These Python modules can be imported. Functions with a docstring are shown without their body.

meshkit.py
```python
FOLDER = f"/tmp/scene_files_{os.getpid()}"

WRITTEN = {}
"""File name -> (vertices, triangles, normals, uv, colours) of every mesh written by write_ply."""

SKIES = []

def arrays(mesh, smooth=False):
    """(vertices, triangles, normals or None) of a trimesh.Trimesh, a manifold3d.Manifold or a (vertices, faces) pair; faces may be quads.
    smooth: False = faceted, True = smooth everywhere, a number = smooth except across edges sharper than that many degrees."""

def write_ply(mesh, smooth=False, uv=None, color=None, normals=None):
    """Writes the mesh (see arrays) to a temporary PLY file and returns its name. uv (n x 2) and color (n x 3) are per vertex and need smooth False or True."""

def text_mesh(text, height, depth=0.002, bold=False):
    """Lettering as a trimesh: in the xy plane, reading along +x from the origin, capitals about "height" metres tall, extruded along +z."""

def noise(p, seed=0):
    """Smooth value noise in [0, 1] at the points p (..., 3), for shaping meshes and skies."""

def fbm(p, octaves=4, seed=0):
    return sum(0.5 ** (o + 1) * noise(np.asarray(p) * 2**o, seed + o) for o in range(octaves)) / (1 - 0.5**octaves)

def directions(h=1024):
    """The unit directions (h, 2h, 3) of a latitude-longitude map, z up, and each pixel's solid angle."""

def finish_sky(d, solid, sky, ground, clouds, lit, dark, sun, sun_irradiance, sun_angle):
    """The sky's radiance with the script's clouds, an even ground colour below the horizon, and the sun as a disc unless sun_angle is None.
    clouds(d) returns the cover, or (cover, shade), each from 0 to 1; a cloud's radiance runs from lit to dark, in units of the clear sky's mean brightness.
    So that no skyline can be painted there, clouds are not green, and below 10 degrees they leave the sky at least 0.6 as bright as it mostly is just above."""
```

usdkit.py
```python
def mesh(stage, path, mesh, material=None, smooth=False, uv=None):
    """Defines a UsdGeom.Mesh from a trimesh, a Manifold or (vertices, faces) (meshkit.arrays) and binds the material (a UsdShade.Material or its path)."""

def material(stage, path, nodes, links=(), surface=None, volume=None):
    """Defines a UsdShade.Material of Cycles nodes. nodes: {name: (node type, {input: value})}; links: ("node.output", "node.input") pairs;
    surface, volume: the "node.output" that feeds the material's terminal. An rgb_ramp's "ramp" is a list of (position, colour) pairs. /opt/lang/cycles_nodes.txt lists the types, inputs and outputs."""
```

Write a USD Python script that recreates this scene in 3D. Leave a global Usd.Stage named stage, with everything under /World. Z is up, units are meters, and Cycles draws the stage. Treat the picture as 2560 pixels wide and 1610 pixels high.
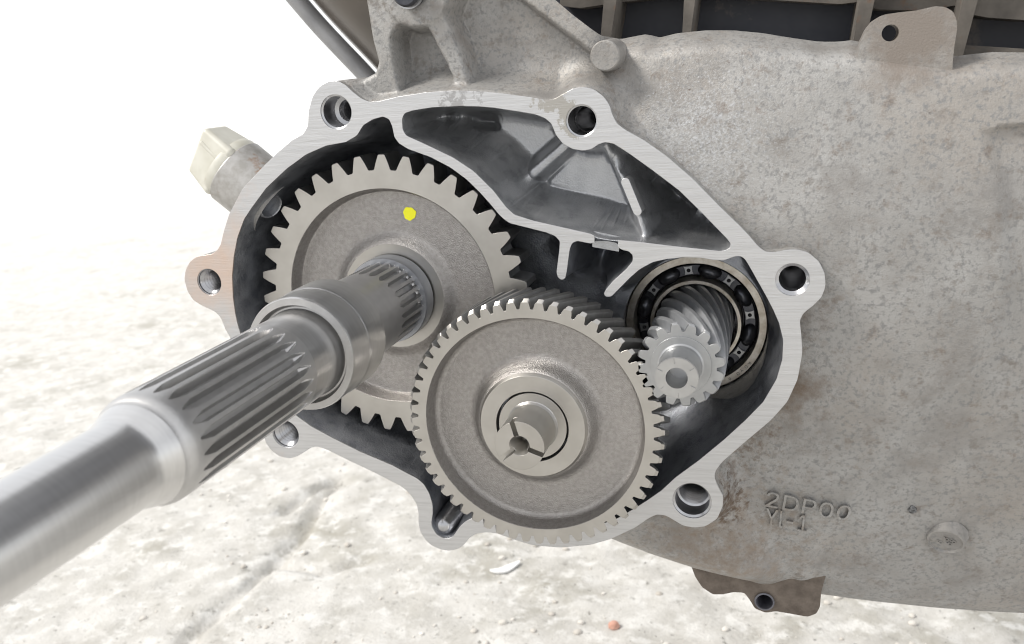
import math, numpy as np, trimesh, usdkit, meshkit, shapely, manifold3d
from shapely.geometry import Polygon, LineString, Point
from shapely.ops import unary_union
from scipy.spatial import Delaunay
from scipy.ndimage import gaussian_filter1d
from scipy.sparse import coo_matrix
from pxr import Usd, UsdGeom, UsdLux, UsdShade, Gf, Sdf

rng = np.random.default_rng(7)
stage = Usd.Stage.CreateInMemory()
UsdGeom.SetStageUpAxis(stage, UsdGeom.Tokens.z)
UsdGeom.SetStageMetersPerUnit(stage, 1.0)
world = UsdGeom.Xform.Define(stage, '/World')
stage.SetDefaultPrim(world.GetPrim())

# ------------------------------------------------------------------ camera
FPX, VX, VY = 2300.0, 1952.0, 136.0           # focal length in photo pixels, vanishing point of the shafts
CXP, CYP = 1280.0, 805.0
D0, H = 0.300, 0.350                          # camera to joint face, camera height
_Y = np.array([(VX - CXP) / FPX, (CYP - VY) / FPX, 1.0]); _Y /= np.linalg.norm(_Y)
_X = np.array([_Y[2], 0, -_Y[0]]); _X /= np.linalg.norm(_X)
_Z = np.cross(_X, _Y); _Z = _Z if _Z[1] > 0 else -_Z
cam = UsdGeom.Camera.Define(stage, '/World/camera')
right, up, fwd = ([_X[i], _Y[i], _Z[i]] for i in range(3))
m4 = Gf.Matrix4d(right[0], right[1], right[2], 0, up[0], up[1], up[2], 0, -fwd[0], -fwd[1], -fwd[2], 0, 0, -D0, H, 1)
UsdGeom.Xformable(cam).AddTransformOp().Set(m4)
cam.CreateHorizontalApertureAttr(36.0); cam.CreateVerticalApertureAttr(36.0 * 644 / 1024)
cam.CreateFocalLengthAttr(36.0 * FPX / 2560)
cam.CreateClippingRangeAttr(Gf.Vec2f(0.01, 1000))
cam.CreateFStopAttr(22.0); cam.CreateFocusDistanceAttr(0.315)
cam.CreateExposureAttr(1.28)

# ------------------------------------------------------------------ light
SUN = np.array([-0.60, -0.30, 0.74]); SUN /= np.linalg.norm(SUN)
el, az = math.asin(SUN[2]), math.atan2(SUN[0], SUN[1])
usdkit.material(stage, '/World/Looks/sky', {
    's': ('sky_texture', {'sky_type': 'single_scattering', 'sun_disc': False, 'sun_elevation': el, 'sun_rotation': az, 'aerosol_density': 2.0}),
    'm': ('mix', {'fac': 0.78, 'color2': (10.5, 10.5, 10.5)}),
    'b': ('background_shader', {'strength': 0.055})}, [('s.color', 'm.color1'), ('m.color', 'b.color')], surface='b.background')
dome = UsdLux.DomeLight.Define(stage, '/World/sky')
UsdShade.MaterialBindingAPI.Apply(dome.GetPrim()).Bind(UsdShade.Material.Get(stage, '/World/Looks/sky'))
dome.GetPrim().SetCustomDataByKey('kind', 'structure')
dome.GetPrim().SetCustomDataByKey('label', 'bright white overcast sky behind the engine')
dome.GetPrim().SetCustomDataByKey('category', 'sky')
sun = UsdLux.DistantLight.Define(stage, '/World/sun')
sun.CreateIntensityAttr(0.40); sun.CreateAngleAttr(14.0); sun.CreateColorAttr(Gf.Vec3f(1.0, 0.96, 0.90))
sun.GetPrim().CreateAttribute('inputs:normalize', Sdf.ValueTypeNames.Bool).Set(True)
zc = Gf.Vec3d(*map(float, SUN))
rot = Gf.Rotation(Gf.Vec3d(0, 0, 1), zc)
UsdGeom.Xformable(sun).AddTransformOp().Set(Gf.Matrix4d().SetRotate(rot))

# ------------------------------------------------------------------ helpers
def uv(px, py):
    "photo pixel -> slope of its ray (x per y, z per y)"
    px, py = np.asarray(px, float), np.asarray(py, float)
    d = np.stack([(px - CXP) / FPX, (CYP - py) / FPX, np.ones_like(px)], -1)
    t = d @ _Y
    return (d @ _X) / t, (d @ _Z) / t
def P(px, py, y=0.0):
    u, v = uv(px, py)
    return np.stack([u * (D0 + y), np.full_like(u, y), H + v * (D0 + y)], -1)
def XZ(pts, y=0.0):
    a = np.asarray(pts, float)
    return P(a[:, 0], a[:, 1], y)[:, [0, 2]]
def ground_point(px, py):
    u, v = uv(px, py); t = -H / v
    return np.stack([u * t, t - D0], -1)
def smooth_closed(q, step=0.0003, sigma=1.6):
    q = np.vstack([q, q[:1]]); s = np.r_[0, np.cumsum(np.hypot(*np.diff(q, axis=0).T))]
    n = max(24, int(s[-1] / step)); t = np.linspace(0, s[-1], n, endpoint=False)
    r = np.c_[np.interp(t, s, q[:, 0]), np.interp(t, s, q[:, 1])]
    return gaussian_filter1d(r, sigma * 0.00045 / (s[-1] / n), axis=0, mode='wrap')
def outline(pts, y=0.0, sigma=1.6):
    return Polygon(smooth_closed(XZ(pts, y), sigma=sigma)).buffer(0).simplify(0.00004)
def px_radius(cx, cy, r, y=0.0):
    a = np.linspace(0, 2 * math.pi, 17)[:-1]
    c, q = P(cx, cy, y), P(cx + r * np.cos(a), cy + r * np.sin(a), y)
    return float(np.hypot(q[:, 0] - c[0], q[:, 2] - c[2]).mean())
def extrude(poly, y0, y1):
    "xz polygon(s) to a solid from depth y0 (near) to y1"
    out = []
    for g in getattr(poly, 'geoms', [poly]):
        if g.is_empty or g.area < 1e-9: continue
        m = trimesh.creation.extrude_polygon(g, y1 - y0, engine='earcut')
        v = m.vertices; m.vertices = np.c_[v[:, 0], y1 - v[:, 2], v[:, 1]]
        out.append(m)
    return trimesh.util.concatenate(out)
def lathe(profile, c=(0, 0), n=96, close=False):
    "profile: (r, y) pairs, revolved about the y axis through c = (x, z)"
    p = np.asarray(profile, float); a = np.linspace(0, 2 * math.pi, n, endpoint=False)
    v = np.stack([c[0] + p[:, None, 0] * np.cos(a), np.repeat(p[:, 1:2], n, 1), c[1] + p[:, None, 0] * np.sin(a)], -1).reshape(-1, 3)
    i, j = np.meshgrid(np.arange(len(p) - 1), np.arange(n), indexing='ij'); k = (j + 1) % n
    f = np.stack([i * n + j, i * n + k, (i + 1) * n + k, (i + 1) * n + j], -1).reshape(-1, 4)
    f = np.vstack([f[:, [0, 1, 2]], f[:, [0, 2, 3]]])
    return trimesh.Trimesh(v, f, process=False)
def align(mesh, origin, axis):
    "moves a mesh whose axis is +y to origin, +y turned to axis"
    T = trimesh.geometry.align_vectors([0, 1, 0], axis); mesh = mesh.copy(); mesh.apply_transform(T); mesh.apply_translation(origin); return mesh
def field(poly, yf, sp, rings=(0, 0.0003, 0.0008, 0.0016), relax=0):
    "a sheet over an xz polygon whose depth is yf(x, z)"
    x0, z0, x1, z1 = poly.bounds
    gx, gz = np.meshgrid(np.arange(x0, x1, sp), np.arange(z0, z1, sp)); gx[::2] += sp / 2
    g = np.c_[gx.ravel(), gz.ravel()]
    inner = poly.buffer(-rings[-1] - sp * 0.5)
    shapely.prepare(inner); g = g[shapely.contains_xy(inner, g[:, 0], g[:, 1])]
    pts = [g]
    for r in rings:
        b = poly.buffer(-r)
        for q in getattr(b, 'geoms', [b]):
            for ring in [q.exterior, *q.interiors]:
                L = ring.length; n = max(8, int(L / (sp * 0.9)))
                pts.append(np.array([ring.interpolate(t).coords[0] for t in np.linspace(0, L, n, endpoint=False)]))
    pts = np.vstack(pts); pts = np.unique(pts.round(7), axis=0)
    t = Delaunay(pts).simplices
    c = pts[t].mean(1); big = poly.buffer(0.00005); shapely.prepare(big)
    t = t[shapely.contains_xy(big, c[:, 0], c[:, 1])]
    y = yf(pts[:, 0], pts[:, 1])
    if relax:                                                  # ease the creases, as a casting's fillets do
        e = np.vstack([t[:, [0, 1]], t[:, [1, 2]], t[:, [2, 0]]]); e = np.vstack([e, e[:, ::-1]])
        A = coo_matrix((np.ones(len(e)), (e[:, 0], e[:, 1])), (len(pts),) * 2).tocsr(); A.data[:] = 1; deg = np.maximum(np.asarray(A.sum(1)).ravel(), 1)
        free = np.clip(dist(poly.boundary, pts[:, 0], pts[:, 1]) / 0.0012, 0, 1) * 0.6
        for _ in range(relax): y = y + free * (A @ y / deg - y)
    v = np.c_[pts[:, 0], y, pts[:, 1]]
    e = np.cross(v[t[:, 1]] - v[t[:, 0]], v[t[:, 2]] - v[t[:, 0]])
    flip = e[:, 1] > 0; t[flip] = t[flip][:, ::-1]
    return trimesh.Trimesh(v, t, process=False)
def dist(geom, x, z):
    shapely.prepare(geom); return shapely.distance(shapely.points(x, z), geom)
def sstep(a, b, x):
    t = np.clip((x - a) / (b - a), 0, 1); return t * t * (3 - 2 * t)
def smin(a, b, k):
    h = np.clip(0.5 + 0.5 * (b - a) / k, 0, 1); return b * (1 - h) + a * h - k * h * (1 - h)
def blob(r, seed, sub=3, amp=0.25, sq=(1, 1, 1)):
    m = trimesh.creation.icosphere(subdivisions=sub, radius=1.0); v = m.vertices
    m.vertices = v * (1 + amp * (meshkit.fbm(v * 1.7 + seed * 9.1, 3, seed) - 0.5) * 2)[:, None] * r * np.array(sq); return m
def mani(mesh): return manifold3d.Manifold(manifold3d.Mesh(np.asarray(mesh.vertices, np.float32), np.asarray(mesh.faces, np.uint32)))
def tri(man):
    q = man.to_mesh(); return trimesh.Trimesh(np.array(q.vert_properties[:, :3], float), np.array(q.tri_verts), process=False)
def cyl_y(r, y0, y1, c, n=64):
    m = trimesh.creation.cylinder(radius=r, height=y1 - y0, sections=n); v = m.vertices
    m.vertices = np.c_[v[:, 0] + c[0], (y0 + y1) / 2 - v[:, 2], v[:, 1] + c[1]]; return m
def box(c, s, a=0.0):
    "box centred at c, size s, turned by a about y (counter-clockwise as seen from the camera)"
    m = trimesh.creation.box(extents=s); m.apply_transform(trimesh.transformations.rotation_matrix(-a, [0, 1, 0])); m.apply_translation(c); return m

used = {}
def path(name, parent=None):
    base = (parent.GetPath().pathString if parent else '/World') + '/' + name
    n = used.get(base, 0); used[base] = n + 1
    return base if n == 0 else f'{base}_{n:03d}'
def tag(o, label=None, cat=None, group=None, kind=None):
    for k, v in (('label', label), ('category', cat), ('group', group), ('kind', kind)):
        if v: o.SetCustomDataByKey(k, v)
    return o
def thing(name, label, cat, group=None, kind=None):
    return tag(UsdGeom.Xform.Define(stage, path(name)).GetPrim(), label, cat, group, kind)
def obj(name, mesh, mat, parent=None, smooth=30, label=None, kind=None):
    return tag(usdkit.mesh(stage, path(name, parent), mesh, M[mat], smooth=smooth).GetPrim(), label, kind=kind)

# ------------------------------------------------------------------ materials
M = {}
def mat(name, c1, c2, rough=0.5, rough2=None, metal=0.0, scale=300.0, detail=4, lo=0.35, hi=0.65, bump=0.0, bscale=1500.0, bdetail=3,
        specks=None, patch=None, stretch=None, spec=0.5, bevel=0.0, extra=None):
    n = {'g': ('geometry', {}), 'n1': ('noise_texture', {'scale': scale, 'detail': detail, 'roughness': 0.6}),
         'r1': ('map_range', {'from_min': lo, 'from_max': hi, 'clamp': True}),
         'c': ('mix', {'color1': c1, 'color2': c2}), 'p': ('principled_bsdf', {'metallic': metal, 'roughness': rough, 'specular_ior_level': spec})}
    vec = 'g.position'; L = []
    if stretch:
        n['mp'] = ('mapping', {'rotation': stretch[0], 'scale': stretch[1]}); L += [('g.position', 'mp.vector')]
    svec = 'mp.vector' if stretch else vec
    L += [(svec, 'n1.vector'), ('n1.fac', 'r1.value'), ('r1.result', 'c.fac')]
    col = 'c.color'
    if rough2 is not None:
        n['rr'] = ('map_range', {'from_min': lo, 'from_max': hi, 'to_min': rough, 'to_max': rough2, 'clamp': True})
        L += [('n1.fac', 'rr.value'), ('rr.result', 'p.roughness')]
    for i, (pc, ps, plo, phi) in enumerate(patch or []):
        n[f'pn{i}'] = ('noise_texture', {'scale': ps, 'detail': 6, 'roughness': 0.65}); n[f'pr{i}'] = ('map_range', {'from_min': plo, 'from_max': phi, 'clamp': True})
        n[f'pm{i}'] = ('mix', {'color2': pc}); n[f'po{i}'] = ('vector_math', {'math_type': 'add', 'vector2': (3.1 * i + 1.7, 5.3 * i, 2.2)})
        L += [(vec, f'po{i}.vector1'), (f'po{i}.vector', f'pn{i}.vector'), (f'pn{i}.fac', f'pr{i}.value'), (f'pr{i}.result', f'pm{i}.fac'), (col, f'pm{i}.color1')]; col = f'pm{i}.color'
    if extra: col = extra(n, L, col)
    L += [(col, 'p.base_color')]
    nrm = None
    if bevel:
        n['bv'] = ('bevel', {'radius': bevel, 'samples': 4}); nrm = 'bv.bevel'
    if bump:
        n['n2'] = ('noise_texture', {'scale': bscale, 'detail': bdetail, 'roughness': 0.6}); n['bp'] = ('bump', {'strength': bump, 'distance': 0.001})
        L += [(svec if stretch else vec, 'n2.vector'), ('n2.fac', 'bp.height')]
        if nrm: L += [(nrm, 'bp.normal')]
        nrm = 'bp.normal'
    if nrm: L += [(nrm, 'p.normal')]
    M[name] = usdkit.material(stage, '/World/Looks/' + name, n, L, surface='p.BSDF')

def region(n, L, col, tagname, centre, radius, soft, colour, nscale, lo, hi):
    "wear, dirt or a painted reflection: a noisy patch round a point of the casting"
    a = tagname
    n[a + 'd'] = ('vector_math', {'math_type': 'distance', 'vector2': tuple(centre)})
    n[a + 'w'] = ('map_range', {'from_min': radius + soft, 'from_max': radius - soft, 'to_min': 0.0, 'to_max': 0.42, 'clamp': True})
    n[a + 'n'] = ('noise_texture', {'scale': nscale, 'detail': 8, 'roughness': 0.72})
    n[a + 'a'] = ('math', {'math_type': 'add'}); n[a + 'r'] = ('map_range', {'from_min': lo, 'from_max': hi, 'clamp': True}); n[a + 'm'] = ('mix', {'color2': colour})
    L += [('g.position', a + 'd.vector1'), (a + 'd.value', a + 'w.value'), ('g.position', a + 'n.vector'), (a + 'n.fac', a + 'a.value1'), (a + 'w.result', a + 'a.value2'),
          (a + 'a.value', a + 'r.value'), (a + 'r.result', a + 'm.fac'), (col, a + 'm.color1')]
    return a + 'm.color'
def cast_extra(n, L, col):
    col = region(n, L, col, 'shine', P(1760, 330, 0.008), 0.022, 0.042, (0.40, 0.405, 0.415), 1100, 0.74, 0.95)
    col = region(n, L, col, 'rub', P(2400, 560, 0.008), 0.010, 0.036, (0.34, 0.335, 0.325), 420, 0.80, 0.98)
    col = region(n, L, col, 'rust', P(1795, 1275, 0.012), 0.007, 0.014, (0.075, 0.05, 0.034), 420, 0.62, 0.76)
    col = region(n, L, col, 'rusty', P(1860, 1120, 0.01), 0.006, 0.020, (0.13, 0.095, 0.07), 380, 0.66, 0.86)
    col = region(n, L, col, 'edge', P(1965, 990, 0.008), 0.006, 0.014, (0.15, 0.115, 0.088), 160, 0.56, 0.86)
    col = region(n, L, col, 'edgeb', P(2020, 800, 0.008), 0.003, 0.010, (0.15, 0.12, 0.10), 160, 0.60, 0.92)
    col = region(n, L, col, 'lug', P(2290, 85, 0.014), 0.014, 0.010, (0.205, 0.178, 0.155), 120, 0.55, 0.85)
    col = region(n, L, col, 'low', P(1800, 1400, 0.02), 0.020, 0.040, (0.21, 0.17, 0.135), 200, 0.60, 0.92)
    return col
mat('cast', (0.262, 0.254, 0.242), (0.322, 0.317, 0.308), rough=0.54, metal=0.3, scale=55, detail=10, bump=0.25, bscale=1400,
    patch=[((0.285, 0.266, 0.244), 15, 0.50, 0.66), ((0.20, 0.198, 0.195), 620, 0.50, 0.63), ((0.215, 0.205, 0.194), 40, 0.52, 0.68), ((0.185, 0.17, 0.155), 190, 0.58, 0.70), ((0.06, 0.05, 0.04), 800, 0.76, 0.79)], extra=cast_extra)
mat('cast_brown', (0.085, 0.066, 0.052), (0.15, 0.122, 0.10), rough=0.7, scale=200, bump=0.2)  # darker, browner version of the cast metal
def machined_extra(n, L, col):
    col = region(n, L, col, 'film', P(1130, 245, 0.0), 0.012, 0.016, (0.34, 0.335, 0.335), 90, 0.82, 0.84)
    col = region(n, L, col, 'filmb', P(1400, 262, 0.0), 0.010, 0.012, (0.36, 0.345, 0.32), 80, 0.80, 0.82)
    col = region(n, L, col, 'warm_reflection', P(548, 660, 0.0), 0.026, 0.022, (0.56, 0.44, 0.37), 22, 0.62, 0.95)  # warm reflection painted into the colour of the joint face
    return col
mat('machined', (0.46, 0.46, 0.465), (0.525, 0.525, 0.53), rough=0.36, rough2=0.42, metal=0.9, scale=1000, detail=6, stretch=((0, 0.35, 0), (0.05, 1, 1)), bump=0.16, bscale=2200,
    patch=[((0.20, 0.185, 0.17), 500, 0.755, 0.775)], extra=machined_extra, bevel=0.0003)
mat('deep', (0.25, 0.262, 0.29), (0.35, 0.362, 0.39), rough=0.32, rough2=0.44, metal=0.9, scale=140, bump=0.25, bscale=1500)  # darker copy of the chamber metal; the cavity shade is in its colour
mat('inner', (0.34, 0.347, 0.36), (0.45, 0.456, 0.468), rough=0.33, rough2=0.45, metal=0.9, scale=140, bump=0.25, bscale=1500)
mat('gear', (0.40, 0.385, 0.36), (0.45, 0.435, 0.41), rough=0.35, metal=1.0, scale=90, patch=[((0.12, 0.11, 0.1), 420, 0.74, 0.77)], bevel=0.00025)
mat('web', (0.285, 0.27, 0.258), (0.36, 0.344, 0.33), rough=0.38, metal=0.9, scale=700, detail=5, bump=0.38, bscale=2400, bdetail=2)
mat('steel', (0.58, 0.575, 0.57), (0.63, 0.625, 0.62), rough=0.30, metal=1.0, scale=400, stretch=((0, 0, 0), (0.3, 3, 0.3)), bump=0.02, bscale=1500)
mat('steel_matte', (0.44, 0.435, 0.43), (0.49, 0.485, 0.48), rough=0.42, metal=1.0, scale=200, bump=0.05, bscale=1500)
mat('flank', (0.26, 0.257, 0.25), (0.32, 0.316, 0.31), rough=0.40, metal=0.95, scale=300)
mat('helix', (0.46, 0.47, 0.485), (0.52, 0.53, 0.545), rough=0.38, metal=0.75, scale=300)
mat('steel_dim_reflection', (0.38, 0.375, 0.37), (0.43, 0.425, 0.42), rough=0.42, metal=1.0, scale=300)  # darker copy of the steel; a dim reflection put into the colour
mat('ground_journal', (0.40, 0.40, 0.40), (0.45, 0.45, 0.45), rough=0.30, metal=1.0, scale=200)
mat('pinion', (0.31, 0.315, 0.32), (0.37, 0.375, 0.38), rough=0.34, metal=0.8, scale=150, patch=[((0.12, 0.12, 0.12), 700, 0.72, 0.75)], bevel=0.0002)
mat('race', (0.38, 0.34, 0.28), (0.60, 0.57, 0.52), rough=0.35, metal=0.85, scale=260, detail=6)
mat('black_steel', (0.05, 0.052, 0.062), (0.09, 0.092, 0.10), rough=0.25, metal=0.8, scale=300)
mat('washer', (0.27, 0.28, 0.305), (0.33, 0.34, 0.365), rough=0.35, metal=0.8, scale=200)
mat('thread', (0.36, 0.36, 0.37), (0.44, 0.44, 0.45), rough=0.25, metal=0.95, scale=300)
mat('hole', (0.10, 0.10, 0.12), (0.16, 0.16, 0.18), rough=0.4, metal=0.6, scale=300)
mat('plastic_cap', (0.42, 0.408, 0.35), (0.49, 0.48, 0.425), rough=0.4, scale=120, patch=[((0.36, 0.28, 0.18), 180, 0.66, 0.78)])
mat('boss', (0.30, 0.29, 0.27), (0.40, 0.39, 0.38), rough=0.5, metal=0.5, scale=300, patch=[((0.24, 0.14, 0.08), 110, 0.60, 0.72)])
mat('paint', (0.93, 0.90, 0.01), (0.95, 0.92, 0.02), rough=0.5, scale=900, patch=[((0.55, 0.5, 0.05), 1800, 0.66, 0.7)])
mat('dark_plastic', (0.018, 0.021, 0.032), (0.035, 0.036, 0.046), rough=0.55, scale=60, patch=[((0.20, 0.165, 0.13), 40, 0.62, 0.8)])
mat('dusty', (0.075, 0.066, 0.057), (0.13, 0.116, 0.10), rough=0.8, scale=90, detail=6, patch=[((0.12, 0.075, 0.05), 130, 0.58, 0.7)])
mat('mudguard', (0.050, 0.042, 0.034), (0.075, 0.062, 0.05), rough=0.28, scale=25, detail=3)
mat('lip', (0.17, 0.17, 0.175), (0.25, 0.25, 0.255), rough=0.4, scale=60)
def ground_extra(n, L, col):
    # far ground painted paler to stand for overexposure; one old dark mark far off
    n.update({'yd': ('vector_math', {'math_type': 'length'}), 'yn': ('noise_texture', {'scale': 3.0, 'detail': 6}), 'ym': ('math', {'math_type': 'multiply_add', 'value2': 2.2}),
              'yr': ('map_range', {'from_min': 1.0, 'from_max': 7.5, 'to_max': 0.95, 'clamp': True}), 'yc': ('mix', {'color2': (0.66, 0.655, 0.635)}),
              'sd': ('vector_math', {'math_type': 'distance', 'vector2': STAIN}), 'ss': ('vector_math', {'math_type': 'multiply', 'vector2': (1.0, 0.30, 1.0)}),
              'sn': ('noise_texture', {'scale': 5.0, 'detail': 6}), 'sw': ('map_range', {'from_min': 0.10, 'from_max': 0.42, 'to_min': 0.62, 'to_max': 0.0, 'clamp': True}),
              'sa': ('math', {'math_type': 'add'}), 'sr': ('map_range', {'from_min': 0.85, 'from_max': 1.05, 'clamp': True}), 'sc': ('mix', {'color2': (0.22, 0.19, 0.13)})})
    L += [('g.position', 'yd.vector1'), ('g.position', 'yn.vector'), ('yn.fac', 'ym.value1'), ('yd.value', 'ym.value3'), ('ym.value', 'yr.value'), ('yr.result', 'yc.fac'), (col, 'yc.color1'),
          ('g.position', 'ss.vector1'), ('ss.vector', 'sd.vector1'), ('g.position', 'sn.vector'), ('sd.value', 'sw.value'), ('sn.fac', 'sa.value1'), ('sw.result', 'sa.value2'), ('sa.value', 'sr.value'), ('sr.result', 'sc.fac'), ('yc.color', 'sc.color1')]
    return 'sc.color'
_st = ground_point(np.array(130.0), np.array(207.0)); STAIN = (float(_st[0]), float(_st[1]) * 0.30, 0.0)
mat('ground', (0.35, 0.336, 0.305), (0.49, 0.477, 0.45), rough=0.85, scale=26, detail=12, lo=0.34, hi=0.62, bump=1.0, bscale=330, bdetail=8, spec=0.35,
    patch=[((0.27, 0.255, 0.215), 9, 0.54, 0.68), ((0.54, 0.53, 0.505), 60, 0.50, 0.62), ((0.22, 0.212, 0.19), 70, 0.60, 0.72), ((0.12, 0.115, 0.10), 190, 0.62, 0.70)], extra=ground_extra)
mat('pebble', (0.36, 0.33, 0.29), (0.62, 0.60, 0.56), rough=0.8, scale=18, detail=3)
mat('red_pebble', (0.42, 0.22, 0.16), (0.50, 0.30, 0.24), rough=0.8, scale=200)
mat('scrap', (0.75, 0.75, 0.74), (0.8, 0.8, 0.79), rough=0.35, scale=100)
mat('grit', (0.015, 0.015, 0.016), (0.16, 0.16, 0.16), rough=0.5, scale=900)

# ------------------------------------------------------------------ outlines read off the joint face
OUTER = [(770,316),(772,276),(782,240),(799,216),(820,203),(845,202),(865,213),(882,230),(902,246),(922,255),(948,253),(998,241),(1064,231),(1131,226),(1197,228),(1266,235),(1333,244),(1366,250),(1386,248),(1406,236),(1432,221),(1459,217),(1485,223),(1509,241),(1524,263),(1530,286),(1542,309),(1565,326),(1608,349),(1665,389),(1731,446),(1798,515),(1848,563),(1871,587),(1895,616),(1915,630),(1938,631),(1964,625),(1991,623),(2021,631),(2047,653),(2062,683),(2064,716),(2054,743),(2031,766),(2008,783),(1999,802),(2003,832),(2006,882),(1994,949),(1968,1005),(1928,1050),(1852,1114),(1804,1156),(1788,1178),(1786,1195),(1795,1217),(1808,1239),(1807,1266),(1793,1297),(1764,1316),(1733,1319),(1707,1314),(1683,1299),(1663,1288),(1641,1286),(1619,1297),(1588,1319),(1526,1348),(1476,1362),(1402,1369),(1332,1363),(1282,1348),(1246,1334),(1216,1330),(1191,1334),(1174,1344),(1161,1361),(1146,1372),(1123,1377),(1100,1373),(1078,1363),(1063,1349),(1050,1328),(1046,1304),(1047,1284),(1042,1260),(1028,1238),(1013,1223),(999,1213),(932,1179),(866,1148),(816,1123),(793,1116),(779,1118),(763,1129),(743,1141),(723,1146),(700,1141),(680,1128),(666,1109),(656,1080),(640,1040),(615,960),(592,890),(574,840),(563,823),(554,797),(542,782),(526,773),(503,763),(482,749),(468,726),(461,698),(464,675),(475,654),(492,641),(510,638),(529,636),(542,627),(552,612),(559,580),(573,535),(606,472),(649,426),(692,383),(732,349),(759,334)]
CAVITY = [(892,339),(908,313),(932,298),(958,291),(973,298),(981,316),(986,343),(998,359),(1021,373),(1075,392),(1125,418),(1166,448),(1199,480),(1224,508),(1249,538),(1261,549),(1274,558),(1299,564),(1366,581),(1388,590),(1400,603),(1399,620),(1391,683),(1395,694),(1405,701),(1413,696),(1416,683),(1424,623),(1430,608),(1443,602),(1476,609),(1489,606),(1515,606),(1541,611),(1547,620),(1556,625),(1572,628),(1582,638),(1582,653),(1566,673),(1532,703),(1513,726),(1509,736),(1516,743),(1529,741),(1546,723),(1576,693),(1599,673),(1632,655),(1668,647),(1709,643),(1751,644),(1784,650),(1809,651),(1826,645),(1839,640),(1851,640),(1862,647),(1872,663),(1892,698),(1917,743),(1934,776),(1948,808),(1958,849),(1956,899),(1941,949),(1908,1005),(1864,1050),(1808,1101),(1747,1151),(1689,1193),(1654,1226),(1619,1250),(1588,1270),(1545,1295),(1500,1312),(1440,1325),(1380,1327),(1320,1318),(1270,1304),(1230,1293),(1200,1291),(1179,1296),(1163,1304),(1150,1316),(1141,1329),(1133,1341),(1121,1346),(1108,1346),(1091,1336),(1080,1318),(1078,1306),(1082,1283),(1081,1260),(1073,1233),(1060,1211),(1043,1196),(1017,1183),(982,1164),(899,1129),(833,1096),(779,1067),(743,1041),(690,995),(640,925),(610,862),(595,815),(588,786),(582,742),(580,689),(584,642),(593,594),(610,548),(629,519),(666,469),(716,422),(765,386),(815,364),(865,355)]
CHAMBER = [(1005,296),(1011,283),(1031,276),(1081,268),(1147,265),(1197,266),(1233,269),(1299,279),(1339,286),(1362,295),(1379,309),(1389,336),(1406,358),(1432,373),(1459,377),(1479,373),(1495,361),(1512,355),(1535,359),(1572,383),(1632,426),(1698,476),(1748,525),(1791,569),(1818,597),(1828,610),(1823,622),(1804,628),(1698,617),(1598,605),(1542,600),(1515,597),(1489,592),(1479,585),(1465,582),(1399,567),(1333,552),(1286,537),(1266,519),(1233,476),(1183,427),(1133,394),(1100,378),(1064,361),(1015,339),(1006,323)]
outer, cavity, chamber = outline(OUTER), outline(CAVITY, sigma=1.0), outline(CHAMBER, sigma=1.2)
gap = Polygon(XZ([(1486,580),(1546,592),(1544,626),(1486,614)]))       # the cut in the wall between the chambers
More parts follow.
